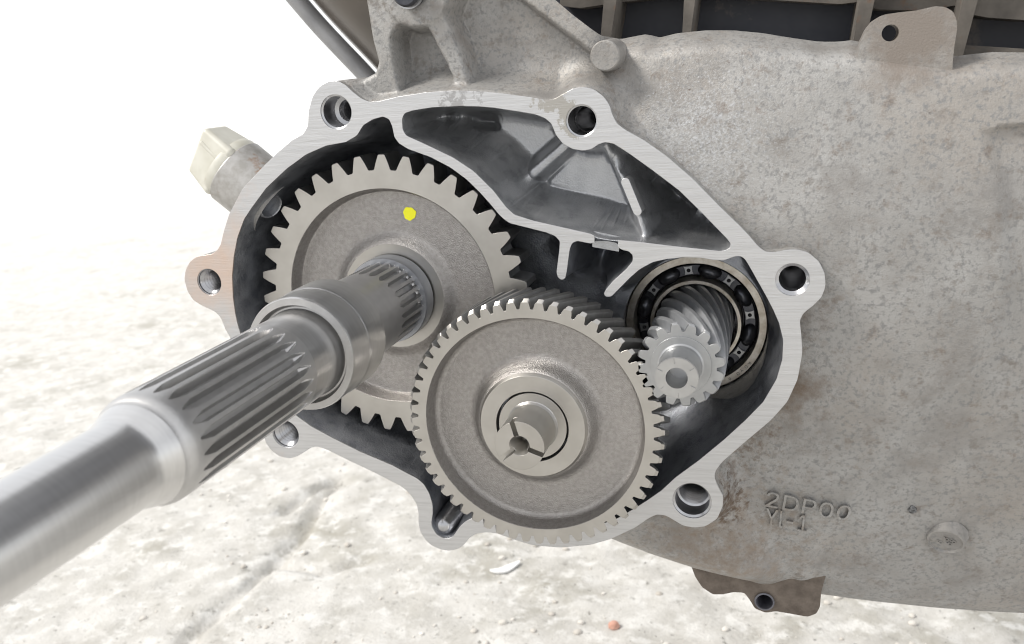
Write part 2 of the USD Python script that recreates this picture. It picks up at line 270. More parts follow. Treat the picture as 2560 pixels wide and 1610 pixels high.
# (px, py, r, counterbore depth, counterbore r, thread r, threaded)
HOLES = [(840,280,41,0.010,37,27,True),(1453.5,302,40,0.012,36,33,False),(1981,699,42,0.006,33,31,False),(1730,1252,46,0.008,41,36,True),(714,1085,33,0.0015,32,30,True),(523,705,31,0.0015,30,28,True)]
holes = [(P(a, b)[[0, 2]], px_radius(a, b, r), dcb, px_radius(a, b, r2), px_radius(a, b, r3), th) for a, b, r, dcb, r2, r3, th in HOLES]
flange = outer.difference(unary_union([cavity, chamber] + [Point(*c).buffer(r, 24) for c, r, *_ in holes]))
flange = max(flange.difference(gap).geoms, key=lambda g: g.area) if flange.difference(gap).geom_type == 'MultiPolygon' else flange.difference(gap)

# ------------------------------------------------------------------ engine casing
case = thing('gearbox_case', 'grey cast aluminium scooter gearbox casing with its cover off', 'engine casing')
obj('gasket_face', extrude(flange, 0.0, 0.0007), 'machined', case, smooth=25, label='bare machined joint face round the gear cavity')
rim = outer.buffer(-0.00018).difference(outer.buffer(-0.0018)).difference(unary_union([Point(*c).buffer(r + 0.0004, 24) for c, r, *_ in holes]))
obj('outer_wall', extrude(rim, 0.0004, 0.036), 'cast', case, smooth=30)

BR_C = np.array([-210.0, -648.0]) / 2300                      # bearing axis as a slope
D1, D2 = 0.287, 0.312                                         # distance of the two gear faces from the camera
DB = 1.182 * D1
bearing_c = np.array([BR_C[0] * DB, H + BR_C[1] * DB])
RB = 179.5 / 2300 * DB
def wall_scale(line, x, z, d, side, floor_side):
    "draft of a cast wall: walls that face up slope more than those that face down"
    pts = shapely.line_interpolate_point(line, shapely.line_locate_point(line, shapely.points(x, z)))
    t = sstep(-0.2, 0.7, (z - shapely.get_y(pts)) / np.maximum(d, 1e-6)); return side + (floor_side - side) * t
cav_line = cavity.exterior
def cavity_y(x, z):
    d = dist(cav_line, x, z); d = np.where(shapely.contains_xy(cavity, x, z), d, 0)
    n = meshkit.fbm(np.c_[x, z, x * 0] * 90, 3, 4) - 0.5
    y = 0.0005 + 0.041 * (1 - np.exp(-d / wall_scale(cav_line, x, z, d, 0.0023, 0.0055))) + 0.0005 * n * sstep(0, 0.004, d)
    r = np.hypot(x - bearing_c[0], z - bearing_c[1])
    house = 0.0365 + 0.6 * np.clip(r - RB - 0.0042, 0, None)
    y = smin(y, house, 0.002)
    return y
obj('gear_chamber', field(cavity.buffer(0.0005).difference(Point(*bearing_c).buffer(RB + 0.00015, 64)), cavity_y, 0.0006, relax=8, rings=(0, 0.0003, 0.0006, 0.001, 0.0014, 0.0019, 0.0025, 0.0032, 0.004)), 'deep', case, smooth=50, label='gear chamber lining with its shade painted into a darker metal')
rib_line = LineString(XZ([(1500,345),(1522,375),(1540,402),(1556,440),(1578,495),(1598,545),(1611,575),(1617,618)], 0.005))
plate_a = Polygon(XZ([(1235,285),(1362,302),(1385,340),(1396,352),(1336,402),(1328,402),(1250,335)], 0.028)).buffer(-0.001).buffer(0.001)
plate_b = Polygon(XZ([(1450,372),(1500,362),(1530,388),(1556,445),(1572,508),(1560,513),(1390,466),(1368,458)], 0.026)).buffer(-0.001).buffer(0.001)
web_line = LineString(XZ([(1430,350),(1335,432)], 0.021))
cham_line = chamber.exterior
def chamber_y(x, z):
    d = dist(cham_line, x, z); d = np.where(shapely.contains_xy(chamber, x, z), d, 0)
    n = meshkit.fbm(np.c_[x, z, x * 0] * 110, 3, 8) - 0.5
    y = 0.0005 + 0.044 * (1 - np.exp(-d / wall_scale(cham_line, x, z, d, 0.0035, 0.0085))) + 0.0006 * n * sstep(0, 0.004, d)
    for g, lvl, sl in ((plate_a, 0.031, 2.4), (plate_b, 0.026, 2.4)):
        y = smin(y, lvl + sl * dist(g, x, z), 0.002)
    y = smin(y, 0.020 + 3.0 * np.clip(dist(web_line, x, z) - 0.0016, 0, None), 0.0015)
    y = smin(y, 0.0045 + 4.5 * np.clip(dist(rib_line, x, z) - 0.0009, 0, None), 0.0020)
    return np.maximum(y, 0.0005)
obj('oil_chamber', field(chamber.buffer(0.0005), chamber_y, 0.00038, relax=5, rings=(0, 0.0003, 0.0006, 0.001, 0.0014, 0.0019, 0.0025, 0.0032, 0.004, 0.005, 0.0062, 0.0076)), 'inner', case, smooth=50, label='upper breather chamber with cast ribs')
pad = LineString(XZ([(1563,456),(1593,529)], 0.0)).buffer(px_radius(1578, 492, 10.5), 12)
obj('machined_pad', extrude(pad, 0.0004, 0.008), 'machined', case, smooth=30)
low = Polygon(XZ([(1482,576),(1550,590),(1548,628),(1482,616)], 0.004))
obj('low_wall', extrude(low, 0.0032, 0.03), 'inner', case, smooth=30)
for c, r, dcb, r2, r3, th in holes:
    prof = [(r + 0.0002, 0.0005), (r2, 0.0005 + (r - r2) * 0.9), (r2, dcb), (r3, dcb + 0.0004)]
    y = dcb + 0.0004
    if th:
        while y < dcb + 0.016:
            prof += [(r3, y), (r3 * 0.82, y + 0.0008), (r3 * 0.82, y + 0.0009), (r3, y + 0.0016)]; y += 0.0017
    prof += [(r3 * 0.84, y + 0.03), (0.0001, y + 0.031)]
    obj('threaded_hole' if th else 'dowel_hole', lathe(prof, c, 64), 'thread', case, smooth=40)
# drain bore in the foot of the chamber
a, b = P(1112, 1308, 0.0058), P(1162, 1246, 0.017)
cap = trimesh.creation.capsule(height=float(np.linalg.norm(b - a)), radius=px_radius(1120, 1300, 27), count=[24, 24])
cap.apply_transform(trimesh.geometry.align_vectors([0, 0, 1], (b - a) / np.linalg.norm(b - a))); cap.apply_translation((a + b) / 2)
obj('drain_boss', cap, 'thread', case, smooth=True, label='polished round boss in the drain notch')
# breather passage in the left wall
q = P(672, 512, 0.012); gc = P(1000, 700, 0.012) - q; gc /= np.linalg.norm(gc); gc = gc + np.array([0, -0.30, 0]); gc /= np.linalg.norm(gc)
tube = lathe([(0.0040, -0.006), (0.0042, 0.0012), (0.0047, 0.0018), (0.0052, 0.0012), (0.0056, -0.004)], n=48)
obj('breather_port', align(tube, q, gc), 'inner', case, smooth=40)

# outer body: belt housing on the right, bracket plate above
TOP = [(1545,97),(1580,90),(1607,85),(1625,88),(1645,93),(1689,82),(1761,75),(1833,75),(1906,82),(1978,94),(2050,104),(2098,104),(2130,100),(2180,110),(2260,125),(2392,140),(2484,130),(2560,131),(2760,134)]
BOT = [(1280,1235),(1360,1275),(1430,1308),(1490,1331),(1550,1355),(1610,1378),(1670,1399),(1729,1418),(1790,1434),(1852,1448),(1918,1462),(1984,1475),(2050,1486),(2116,1495),(2182,1503),(2248,1510),(2314,1517),(2380,1523),(2470,1529),(2560,1533),(2660,1537),(2760,1540)]
LEFT = [(918,-260),(918,0),(936,104),(949,154),(941,179),(916,193),(858,201)]
top_xz, bot_xz = XZ(TOP, 0.024), XZ(BOT, 0.036) - [0, 0.0085]
body = Polygon(np.vstack([XZ(LEFT, 0.012), XZ([(850,300),(900,500),(1200,900),(1240,1180)], 0.012), bot_xz, top_xz[::-1], XZ([(1505,89),(1439,39),(1393,0),(1260,-110),(1150,-260)], 0.014)])).buffer(0)
body = body.difference(outer.buffer(-0.0012)); body = max(getattr(body, 'geoms', [body]), key=lambda g: g.area)
top_l, bot_l, left_l = LineString(top_xz), LineString(bot_xz), LineString(XZ(LEFT, 0.012))
XP0, XP1 = P(1455, 150, 0.012)[0], P(1600, 150, 0.012)[0]
strut = Polygon(XZ([(900,-260),(915,0),(933,104),(946,154),(938,181),(905,198),(850,215),(870,300),(1200,300),(1172,205),(1146,120),(1117,54),(1110,25),(1125,-60),(1125,-260)], 0.008))
pocket = outline([(1000,320),(998,212),(984,158),(977,91),(990,66),(1024,55),(1057,58),(1078,75),(1090,108),(1121,162),(1140,215),(1150,320)], 0.008, sigma=2.5)
strut = strut.difference(pocket)
head = Point(*P(1030, -30, 0.004)[[0, 2]]).buffer(px_radius(1030, -30, 92, 0.004), 32)
arm = LineString(XZ([(1180,-127),(1488,107)], 0.010)).buffer(px_radius(1420, 50, 24, 0.010), 8)
CREASE = LineString(XZ([(2440,330),(2482,500),(2494,700),(2470,830),(2402,918),(2270,1030),(2150,1220),(2020,1450),(1990,1560)], 0.01))
beyond = Polygon(np.vstack([np.array(CREASE.coords), XZ([(1960,2300),(3400,2300),(3400,200)], 0.01)]))
pad_r = Polygon(XZ([(2394,1204),(2407,1138),(2560,1160),(2800,1190),(2800,1262),(2560,1228)], 0.016))
foot = LineString(XZ([(1500,1340),(1600,1330),(1760,1345),(1950,1390)], 0.01))
def body_y(x, z):
    x, z = np.asarray(x, float), np.asarray(z, float)
    s = sstep(XP0, XP1, x + 0.25 * (z - P(1500, 150, 0.012)[2]))
    df = dist(outer, x, z)
    cx, cz = P(2050, 620, 0.01)[[0, 2]]
    belt = 0.0085 - 0.0035 * np.exp(-((x - cx) / 0.055) ** 2 - ((z - cz) / 0.05) ** 2)
    plate = 0.0195 - 0.0165 * np.exp(-(df / 0.0042) ** 1.3)
    belt = belt + np.where(z < 0.29, 0.011 * ((z - 0.29) / 0.09) ** 2, 0.007 * ((z - 0.29) / 0.06) ** 2)
    y = plate * (1 - s) + belt * s
    inside = shapely.contains_xy(beyond, x, z); dc = np.where(inside, dist(CREASE, x, z), 0)
    y = y + 0.11 * (np.sqrt(dc ** 2 + 0.004 ** 2) - 0.004) + 0.0016 * sstep(0, 0.006, dc)
    y = smin(y, 0.0075 + 7 * dist(strut, x, z), 0.0007)
    y = smin(y, 0.0062 + 7 * dist(head, x, z), 0.0007)
    y = smin(y, 0.0100 + 7 * dist(arm, x, z), 0.0007)
    for l, R, amp, ex in ((top_l, 0.008, 0.012, 2.4), (bot_l, 0.024, 0.040, 2.2), (left_l, 0.002, 0.004, 2.0)):
        t = np.clip(1 - dist(l, x, z) / R, 0, 1); y = y + amp * t ** ex
    y = y - 0.0007 * sstep(0.0006, -0.0006, dist(pad_r, x, z) - 0.0003)
    y = y + 0.0009 * (meshkit.fbm(np.c_[x, z, 0 * x] * 60, 4, 3) - 0.5)
    return y
def to_px(p):
    q = (p - np.array([0, -D0, H])); d = q[:, :1] * _X + q[:, 1:2] * _Y + q[:, 2:] * _Z
    return CXP + FPX * d[:, 0] / d[:, 2], CYP - FPX * d[:, 1] / d[:, 2]
BOTA = np.array(BOT, float)
for it in range(7):                                            # settle the lower edge so that its turn falls where the casing ends
    st = np.linspace(0, 0.04, 60); new = bot_xz.copy()
    for k in range(len(bot_xz)):
        c = np.c_[np.full(60, bot_xz[k, 0]), bot_xz[k, 1] + st]; p = np.c_[c[:, 0], body_y(c[:, 0], c[:, 1]), c[:, 1]]
        px, py = to_px(p); new[k, 1] += (py - np.interp(px, BOTA[:, 0], BOTA[:, 1])).max() / FPX * 0.30
    new[:5, 1] = bot_xz[:5, 1] + (new[5, 1] - bot_xz[5, 1])
    bot_xz = new; bot_l = LineString(bot_xz)
body = Polygon(np.vstack([XZ(LEFT, 0.012), XZ([(850,300),(900,500),(1200,900),(1240,1180)], 0.012), bot_xz, top_xz[::-1], XZ([(1505,89),(1439,39),(1393,0),(1260,-110),(1150,-260)], 0.014)])).buffer(0)
body = body.difference(outer.buffer(-0.0012)); body = max(getattr(body, 'geoms', [body]), key=lambda g: g.area)
obj('case_body', field(body, body_y, 0.0009, rings=(0, 0.00015, 0.0005, 0.001, 0.0018)), 'cast', case, smooth=60, label='mottled grey belt housing and bracket of the casing')
c = P(1512, 139, 0.0078); r = px_radius(1512, 139, 38, 0.0078)
obj('cast_boss', lathe([(0.0001, 0.0078), (r - 0.0004, 0.0078), (r, 0.0083), (r + 0.0008, 0.022)], c[[0, 2]], 64), 'cast', case, smooth=35, label='round cast boss at the end of the bracket arm')
LUG = [(2140,180),(2150,110),(2168,72),(2184,52),(2210,36),(2250,30),(2291,26),(2318,20),(2342,14),(2368,17),(2386,28),(2395,50),(2396,75),(2390,105),(2385,150),(2384,180)]
lug = outline(LUG, 0.013, sigma=1.2); hc = P(2227.6, 82, 0.013); hr = px_radius(2227.6, 82, 21.5, 0.013)
obj('upper_lug', extrude(lug.difference(Point(*hc[[0, 2]]).buffer(hr, 24)), 0.0150, 0.023), 'cast', case, smooth=30, label='flat lug with one bolt hole on top of the belt housing')
LUG2 = [(1700,1380),(1729,1418),(1738,1442),(1755,1468),(1782,1486),(1808,1486),(1835,1480),(1861,1482),(1874,1499),(1887,1521),(1914,1532),(1940,1528),(1975,1534),(2019,1542),(2041,1534),(2050,1517),(2053,1480),(2070,1420)]
lug2 = outline(LUG2, 0.036, sigma=1.2); hc = P(1911, 1502, 0.036); hr = px_radius(1911, 1502, 18.5, 0.036)
obj('lower_lug', extrude(lug2.difference(Point(*hc[[0, 2]]).buffer(hr, 24)), 0.036, 0.047), 'cast_brown', case, smooth=30, label='dark brown lug with one hole under the belt housing')
obj('lug_bore', lathe([(hr + 0.0008, 0.0352), (hr + 0.0002, 0.0350), (hr - 0.0002, 0.0356), (hr - 0.0003, 0.045), (0.0001, 0.0455)], hc[[0, 2]], 40), 'hole', case, smooth=40)
def on_body(px, py):
    y = 0.012
    for _ in range(8):
        q = P(px, py, y); y = float(body_y(q[0:1], q[2:3])[0])
    return P(px, py, y)
def lettering(text, bl, br, tl, rise):
    t = meshkit.text_mesh(text, 1.0, 1.0, bold=False); v = t.vertices; lo, hi = v.min(0), v.max(0)
    w = (v - lo) / (hi - lo); out = []
    z3 = lambda p: np.array([1880 + p[0] / 8.41, 1180 + p[1] / 8.41])
    A, Bq, C = (on_body(*z3(p))[[0, 2]] for p in (bl, br, tl))
    q = A + w[:, :1] * (Bq - A) + w[:, 1:2] * (C - A)
    t.vertices = np.c_[q[:, 0], body_y(q[:, 0], q[:, 1]) + 0.0004 - w[:, 2] * (rise + 0.0002), q[:, 1]]
    t.merge_vertices(); return t
obj('embossed_text', trimesh.util.concatenate([lettering('2DP00', (275, 690), (2030, 975), (330, 370), 0.0017), lettering('Yl-1', (270, 1085), (1140, 1242), (305, 722), 0.0017)]), 'cast', case, smooth=30, label='raised part number 2DP00 YI-1')
sx, sy, sz = on_body(2363, 1342)
ax = np.array([0.22, 1.0, 0.42]); ax /= np.linalg.norm(ax); sr = px_radius(2363, 1342, 44, 0.016)
stamp = [lathe([(0.0001, -0.0008), (sr - 0.0009, -0.0008), (sr - 0.0005, -0.0016), (sr, -0.0014), (sr + 0.0004, 0.0), (sr + 0.0012, 0.003)], n=64)]
for ch, dx, dz, an in (('6', 0.0006, 0.0014, 0.5), ('8', 0.0024, -0.0001, 0.5), ('8', 0.0007, -0.0010, 0.5), ('5', -0.0020, -0.0003, 0.5)):
    t = meshkit.text_mesh(ch, 0.0022, 0.0006); t.vertices -= t.vertices.mean(0); t.apply_transform(trimesh.transformations.rotation_matrix(an, [0, 0, 1]))
    v = t.vertices; stamp.append(trimesh.Trimesh(np.c_[v[:, 0] + dx, -0.0009 - v[:, 2], v[:, 1] + dz], t.faces, process=False))
obj('date_stamp', align(trimesh.util.concatenate(stamp), (sx, sy - 0.0017, sz), ax), 'cast', case, smooth=35, label='round raised date stamp with worn digits')
gm = blob(0.0014, 3, 3, 0.5); gm.apply_translation(on_body(2281, 1272) - [0, 0.0003, 0])
obj('grit_speck', gm, 'grit', case, smooth=True)
# metal neck for the breather cap, on the left of the casing
nb, ne = P(640, 470, 0.020), P(585, 425, 0.020); nax = (ne - nb) / np.linalg.norm(ne - nb); nl = float(np.linalg.norm(ne - nb)); nr = px_radius(600, 450, 82, 0.020)
obj('breather_neck', align(lathe([(nr * 0.98, -0.012), (nr, nl - 0.001), (nr - 0.0008, nl), (nr * 0.8, nl)], n=64), nb, nax), 'boss', case, smooth=40, label='stained metal neck under the plastic cap')

cap_t = thing('breather_cap', 'cloudy cream plastic cap plugged on the neck left of the gearbox', 'plastic cap')
e1 = np.array([0, 1.0, 0]); e2 = np.cross(nax, e1)
def ball_hull(pts):
    return manifold3d.Manifold.batch_hull([mani(trimesh.creation.icosphere(subdivisions=3, radius=r)).translate(tuple(map(float, p))) for p, r in pts])
skirt = align(lathe([(nr * 0.80, nl - 0.002), (nr * 0.95, nl - 0.0005), (nr * 0.97, nl + 0.0015), (nr * 0.92, nl + 0.0035), (nr * 0.6, nl + 0.0045)], n=64), nb, nax)
obj('skirt', skirt, 'plastic_cap', cap_t, smooth=40)
kn = []
for s1 in (-1, 1):
    for s2 in (-1, 1):
        kn.append((nb + nax * (nl + 0.001) + e1 * s1 * nr * 0.62 + e2 * s2 * nr * 0.62, 0.0022))
        kn.append((nb + nax * (nl + 0.0125 - 0.0012 * s2) + e1 * s1 * nr * 0.42 + e2 * s2 * nr * 0.56, 0.0020))
obj('grip', tri(ball_hull(kn)), 'plastic_cap', cap_t, smooth=50)
ridge = ball_hull([(nb + nax * (nl + 0.0015) - e1 * nr * 0.72 + e2 * nr * -0.28, 0.0008), (nb + nax * (nl + 0.0128) - e1 * nr * 0.58 + e2 * nr * -0.30, 0.0008)])
obj('seam_ridge', tri(ridge), 'plastic_cap', cap_t, smooth=50)

# ------------------------------------------------------------------ gears
def gear_rim(T, Rr, Rt, Ri, y0, y1, c, phase, tipf, rootf, twist=0.0, ch=0.0, chd=0.0, secs=2, inner=True, power=1.2):
    "phase: angle (radians, counter-clockwise) of one tooth's middle at the front face; twist: turn from front to back"
    pitch = 2 * math.pi / T; ar, at = 0.5 - rootf / 2, tipf / 2
    tt = np.array([0, 0.06, 0.18, 0.35, 0.55, 0.75, 0.92, 0.985, 1.0]); a = ar + (at - ar) * tt ** power
    a[0] += 0.035; a[-1] -= 0.03; a[-2] -= 0.01
    prof_a = np.r_[-0.5, -a, 0.0, a[::-1]]; prof_r = np.r_[Rr, Rr + (Rt - Rr) * tt, Rt, (Rr + (Rt - Rr) * tt)[::-1]]
    ang = np.concatenate([phase + (k + prof_a) * pitch for k in range(T)]); rad = np.tile(prof_r, T); n = len(ang)
    rows = []
    def row(r, y, tw): rows.append(np.c_[c[0] + r * np.cos(ang + tw), np.full(n, y), c[1] + r * np.sin(ang + tw)])
    ri = np.full(n, Ri)
    row(ri, y0, 0)
    if ch:
        row(np.minimum(rad, Rt - ch), y0, 0); t0 = chd / (y1 - y0)
    else: t0 = 0.0
    for t in np.linspace(t0, 1, secs + 1): row(rad, y0 + (y1 - y0) * t, twist * t)
    row(ri, y1, twist)
    def strip(rows):
        v = np.vstack(rows); R = len(rows); i, j = np.meshgrid(np.arange(R - 1), np.arange(n), indexing='ij'); k = (j + 1) % n
        f = np.stack([i * n + j, i * n + k, (i + 1) * n + k, (i + 1) * n + j], -1).reshape(-1, 4)
        return trimesh.Trimesh(v, np.vstack([f[:, [0, 1, 2]], f[:, [0, 2, 3]]]), process=False)
    cutrow = 3 if ch else 2
    return strip(rows[:cutrow]), strip(rows[cutrow - 1:])
S1, S2 = D1 / 2300, D2 / 2300
c2 = np.array([-1046.0 * S2, H - 573.5 * S2]); y2 = D2 - D0
ag = thing('axle_gear', 'large spur gear with a yellow paint dot on its web', 'gear')
f_, b_ = gear_rim(35, 356 * S2, 398 * S2, 306.5 * S2, y2, y2 + 0.0135, c2, math.radians(87.1), 0.24, 0.27, ch=1.5 * S2, chd=0.0002, power=1.1)
obj('toothed_rim', f_, 'gear', ag, smooth=28); obj('tooth_flanks', b_, 'flank', ag, smooth=28)
W2 = [(306.5, 0), (304, 0.0004), (299, 0.0042), (293, 0.0056), (284, 0.0060), (188, 0.0062), (176, 0.0058), (164, 0.0046), (155, 0.0036), (149, 0.0033)]
obj('web', lathe([(r * S2, y2 + d) for r, d in W2], c2, 160), 'web', ag, smooth=40)
yh = D2 / 0.989 - D0
obj('hub', lathe([(149 * S2, y2 + 0.0033), (134.5 * S2, yh), (112 * S2, yh), (110 * S2, yh + 0.002)], c2, 128), 'gear', ag, smooth=30)
dot = P(1024, 534, y2 + 0.006); dr = px_radius(1024, 534, 16, y2 + 0.006); an = np.linspace(0, 2 * math.pi, 49)[:-1]
dp = Polygon(np.c_[dot[0] + dr * (1 + 0.05 * np.sin(an * 3 + 1) + 0.04 * np.sin(an * 7)) * np.cos(an), dot[2] + dr * (1 + 0.05 * np.sin(an * 3 + 1) + 0.04 * np.sin(an * 7)) * np.sin(an)])
obj('paint_mark', extrude(dp, y2 + 0.00585, y2 + 0.0064), 'paint', ag, smooth=False, label='bright yellow paint dot')

c1 = np.array([-663.5 * S1, H - 944.8 * S1]); y1 = D1 - D0; th1 = 0.0172
cg = thing('counter_gear', 'fine toothed helical gear in front, overlapping the bottom joint face', 'gear')
f_, b_ = gear_rim(56, 337.5 * S1, 366 * S1, 314 * S1, y1, y1 + th1, c1, math.radians(105.4 + 3.21), 0.36, 0.20, twist=-0.16, ch=9 * S1, chd=0.0011, secs=10, power=1.15)
obj('toothed_rim', f_, 'gear', cg, smooth=28); obj('tooth_flanks', b_, 'flank', cg, smooth=28)
W1 = [(314, 0), (312, 0.0003), (306, 0.0050), (299, 0.0064), (288, 0.0069), (200, 0.0070), (186, 0.0066), (174, 0.0050), (166, 0.0028), (160, 0.0016), (156, 0.0013)]
obj('web', lathe([(r * S1, y1 + d) for r, d in W1], c1, 160), 'web', cg, smooth=40)
obj('hub', lathe([(156 * S1, y1 + 0.0013), (149 * S1, y1), (104 * S1, y1), (103.5 * S1, y1 + 0.004)], c1, 128), 'gear', cg, smooth=30)
cs = thing('counter_shaft', 'short countershaft with three slots cut in its end', 'shaft')
ye = 0.9418 * D1 - D0; rs = 68 * S1
obj('collar', lathe([(99 * S1, y1 + 0.012), (99 * S1, y1 + 0.0012), (97 * S1, y1 + 0.0006), (70 * S1, y1 + 0.0006)], c1, 128), 'gear', cs, smooth=30)
end = mani(cyl_y(rs, ye, y1 + 0.008, c1, 96))
cone = manifold3d.Manifold.cylinder(0.0062, 30.5 * S1, 6 * S1, 64).rotate((-90, 0, 0)).translate((c1[0], ye - 0.0005, c1[1]))
cut = cone + mani(cyl_y(7 * S1, ye, ye + 0.008, c1, 32))
for deg in (103, 217, 339):
    t = math.radians(deg); cut += mani(box((c1[0] + 52 * S1 * math.cos(t), ye + 0.0008, c1[1] + 52 * S1 * math.sin(t)), (58 * S1, 0.0066, 14 * S1), t))
obj('slotted_end', tri(end - cut), 'gear', cs, smooth=30)
obj('journal_fillet', lathe([(rs + 0.00002, y1 - 0.0008), (70 * S1, y1 + 0.0002), (74 * S1, y1 + 0.0007)], c1, 96), 'steel', cs, smooth=60)

# pinion shaft through the bearing
cp = np.array([-249.8 * S1, H - 759.8 * S1])
ps = thing('pinion_shaft', 'pale grey helical pinion shaft passing through the black ball bearing', 'shaft')
lenp = DB - D1 + 0.014
f_, b_ = gear_rim(16, 92 * S1, 115 * S1, 54 * S1, y1, y1 + lenp, cp, math.radians(95.5), 0.34, 0.24, twist=0.55 * lenp / 0.0172, ch=4 * S1, chd=0.0008, secs=60, power=1.3)
obj('toothed_face', f_, 'pinion', ps, smooth=30); obj('helical_teeth', b_, 'helix', ps, smooth=30)
yp = 0.956 * D1 - D0
stub = mani(cyl_y(54.5 * S1, yp + 0.0004, y1 + 0.002, cp, 96)) + mani(cyl_y(53 * S1, yp, yp + 0.002, cp, 96))
cut = mani(cyl_y(27.5 * S1, yp - 0.001, yp + 0.0105, cp, 64))
for deg in (95, 33, -28, -85, -146, 152):
    t = math.radians(deg); cut += mani(box((cp[0] + 48 * S1 * math.cos(t), yp, cp[1] + 48 * S1 * math.sin(t)), (18 * S1, 0.0007, 3.2 * S1), t))
obj('journal', tri(stub - cut), 'ground_journal', ps, smooth=30)
obj('face_step', lathe([(80 * S1, y1 + 0.0001), (79 * S1, y1 - 0.0004), (60 * S1, y1 - 0.0004), (56 * S1, y1 - 0.0007), (54.6 * S1, y1 - 0.0014)], cp, 96), 'pinion', ps, smooth=30)

SB = DB / 2300; yb = DB - D0; bc = bearing_c
br = thing('ball_bearing', 'black oily ball bearing round the pinion shaft', 'bearing')
obj('outer_race', lathe([(179.5 * SB, yb + 0.015), (179.5 * SB, yb + 0.0012), (176 * SB, yb), (159 * SB, yb), (157.8 * SB, yb + 0.0004), (156.5 * SB, yb + 0.004), (154 * SB, yb + 0.012)], bc, 160), 'race', br, smooth=35)
obj('inner_race', lathe([(119 * SB, yb + 0.012), (116 * SB, yb + 0.004), (115 * SB, yb + 0.0003), (114 * SB, yb), (106 * SB, yb), (103.5 * SB, yb + 0.001), (103.5 * SB, yb + 0.014)], bc, 160), 'race', br, smooth=35)
pr = 133.5 / 2300 * (DB * 1.015); yc = yb + 0.0048
obj('cage', lathe([(pr - 16 * SB, yc + 0.0022), (pr - 15 * SB, yc + 0.0006), (pr - 12 * SB, yc), (pr + 12 * SB, yc), (pr + 15 * SB, yc + 0.0006), (pr + 20 * SB, yc + 0.0022)], bc, 128), 'black_steel', br, smooth=35)
obj('shield', lathe([(118 * SB, yb + 0.0082), (157 * SB, yb + 0.0082)], bc, 96), 'black_steel', br, smooth=False)
for k in range(8):
    t = math.radians(96.8 + 22.4 + 45 * k); m = trimesh.creation.icosphere(subdivisions=4, radius=1.0)
    m.vertices = m.vertices * np.array([31 * SB, 0.0036, 19.5 * SB]); m.apply_transform(trimesh.transformations.rotation_matrix(-(t + math.pi / 2), [0, 1, 0]))
    m.apply_translation((bc[0] + pr * math.cos(t), yc + 0.0004, bc[1] + pr * math.sin(t)))
    obj('cage_pocket', m, 'black_steel', br, smooth=True)
    t = math.radians(96.8 + 45 * k); w = 11.5 * SB; q = np.linspace(-1, 1, 9)
    ed = np.r_[np.c_[q * w, -w * (1 - 0.10 * (1 - q ** 2))], np.c_[w * (1 - 0.22 * (1 - q ** 2)), q * w], np.c_[-q * w, w * (1 - 0.10 * (1 - q ** 2))], np.c_[-w * (1 - 0.22 * (1 - q ** 2)), -q * w]]
    ed = ed[:, ::-1] if False else ed; R = np.array([[-math.sin(t), math.cos(t)], [math.cos(t), math.sin(t)]])
    pl = Polygon(ed @ R + bc + pr * np.array([math.cos(t), math.sin(t)])).buffer(0)
    plate = obj('rivet_plate', extrude(pl, yc - 0.0006, yc + 0.0006), 'pinion', br, smooth=False)
    o = bc + pr * np.array([math.cos(t), math.sin(t)])
    obj('rivet', lathe([(0.00001, yc - 0.0013), (3.4 * SB, yc - 0.0011), (5.8 * SB, yc - 0.0004), (6.2 * SB, yc + 0.0004)], o, 24), 'black_steel', plate, smooth=50)
txt = []
for ch, px, py in (('6', 1824, 946), ('O', 1845, 934), ('Y', 1856, 928), ('O', 1865, 917), ('K', 1874, 909)):
    o = P(px, py, yb)[[0, 2]]; t = meshkit.text_mesh(ch, 0.00115, 0.00025); t.vertices -= t.vertices.mean(0)
    aa = math.atan2(o[1] - bc[1], o[0] - bc[0]); t.apply_transform(trimesh.transformations.rotation_matrix(aa + math.pi / 2 + math.pi, [0, 0, 1]))
    rr = 168.5 * SB; o = bc + rr * np.array([math.cos(aa), math.sin(aa)]); v = t.vertices
    txt.append(trimesh.Trimesh(np.c_[v[:, 0] + o[0], yb - 0.00002 - v[:, 2], v[:, 1] + o[1]], t.faces, process=False))
obj('race_lettering', trimesh.util.concatenate(txt), 'grit', br, smooth=False)
sa = np.linspace(0, 2 * math.pi, 193); sx_, sz_ = bearing_c[0] + (RB + 0.00015) * np.cos(sa), bearing_c[1] + (RB + 0.00015) * np.sin(sa)
sv = np.vstack([np.c_[sx_, cavity_y(sx_, sz_) - 0.0003, sz_], np.c_[sx_, np.full(193, 0.056), sz_]]); si = np.arange(192)
obj('bearing_seat', (sv, np.c_[si, si + 1, si + 194, si + 193]), 'inner', case, smooth=True)
obj('dark_backing', lathe([(0.0001, yb + 0.0165), (178 * SB, yb + 0.0165)], bc, 64), 'black_steel', br, smooth=False)  # added dark disc in place of the deep shade behind the bearing

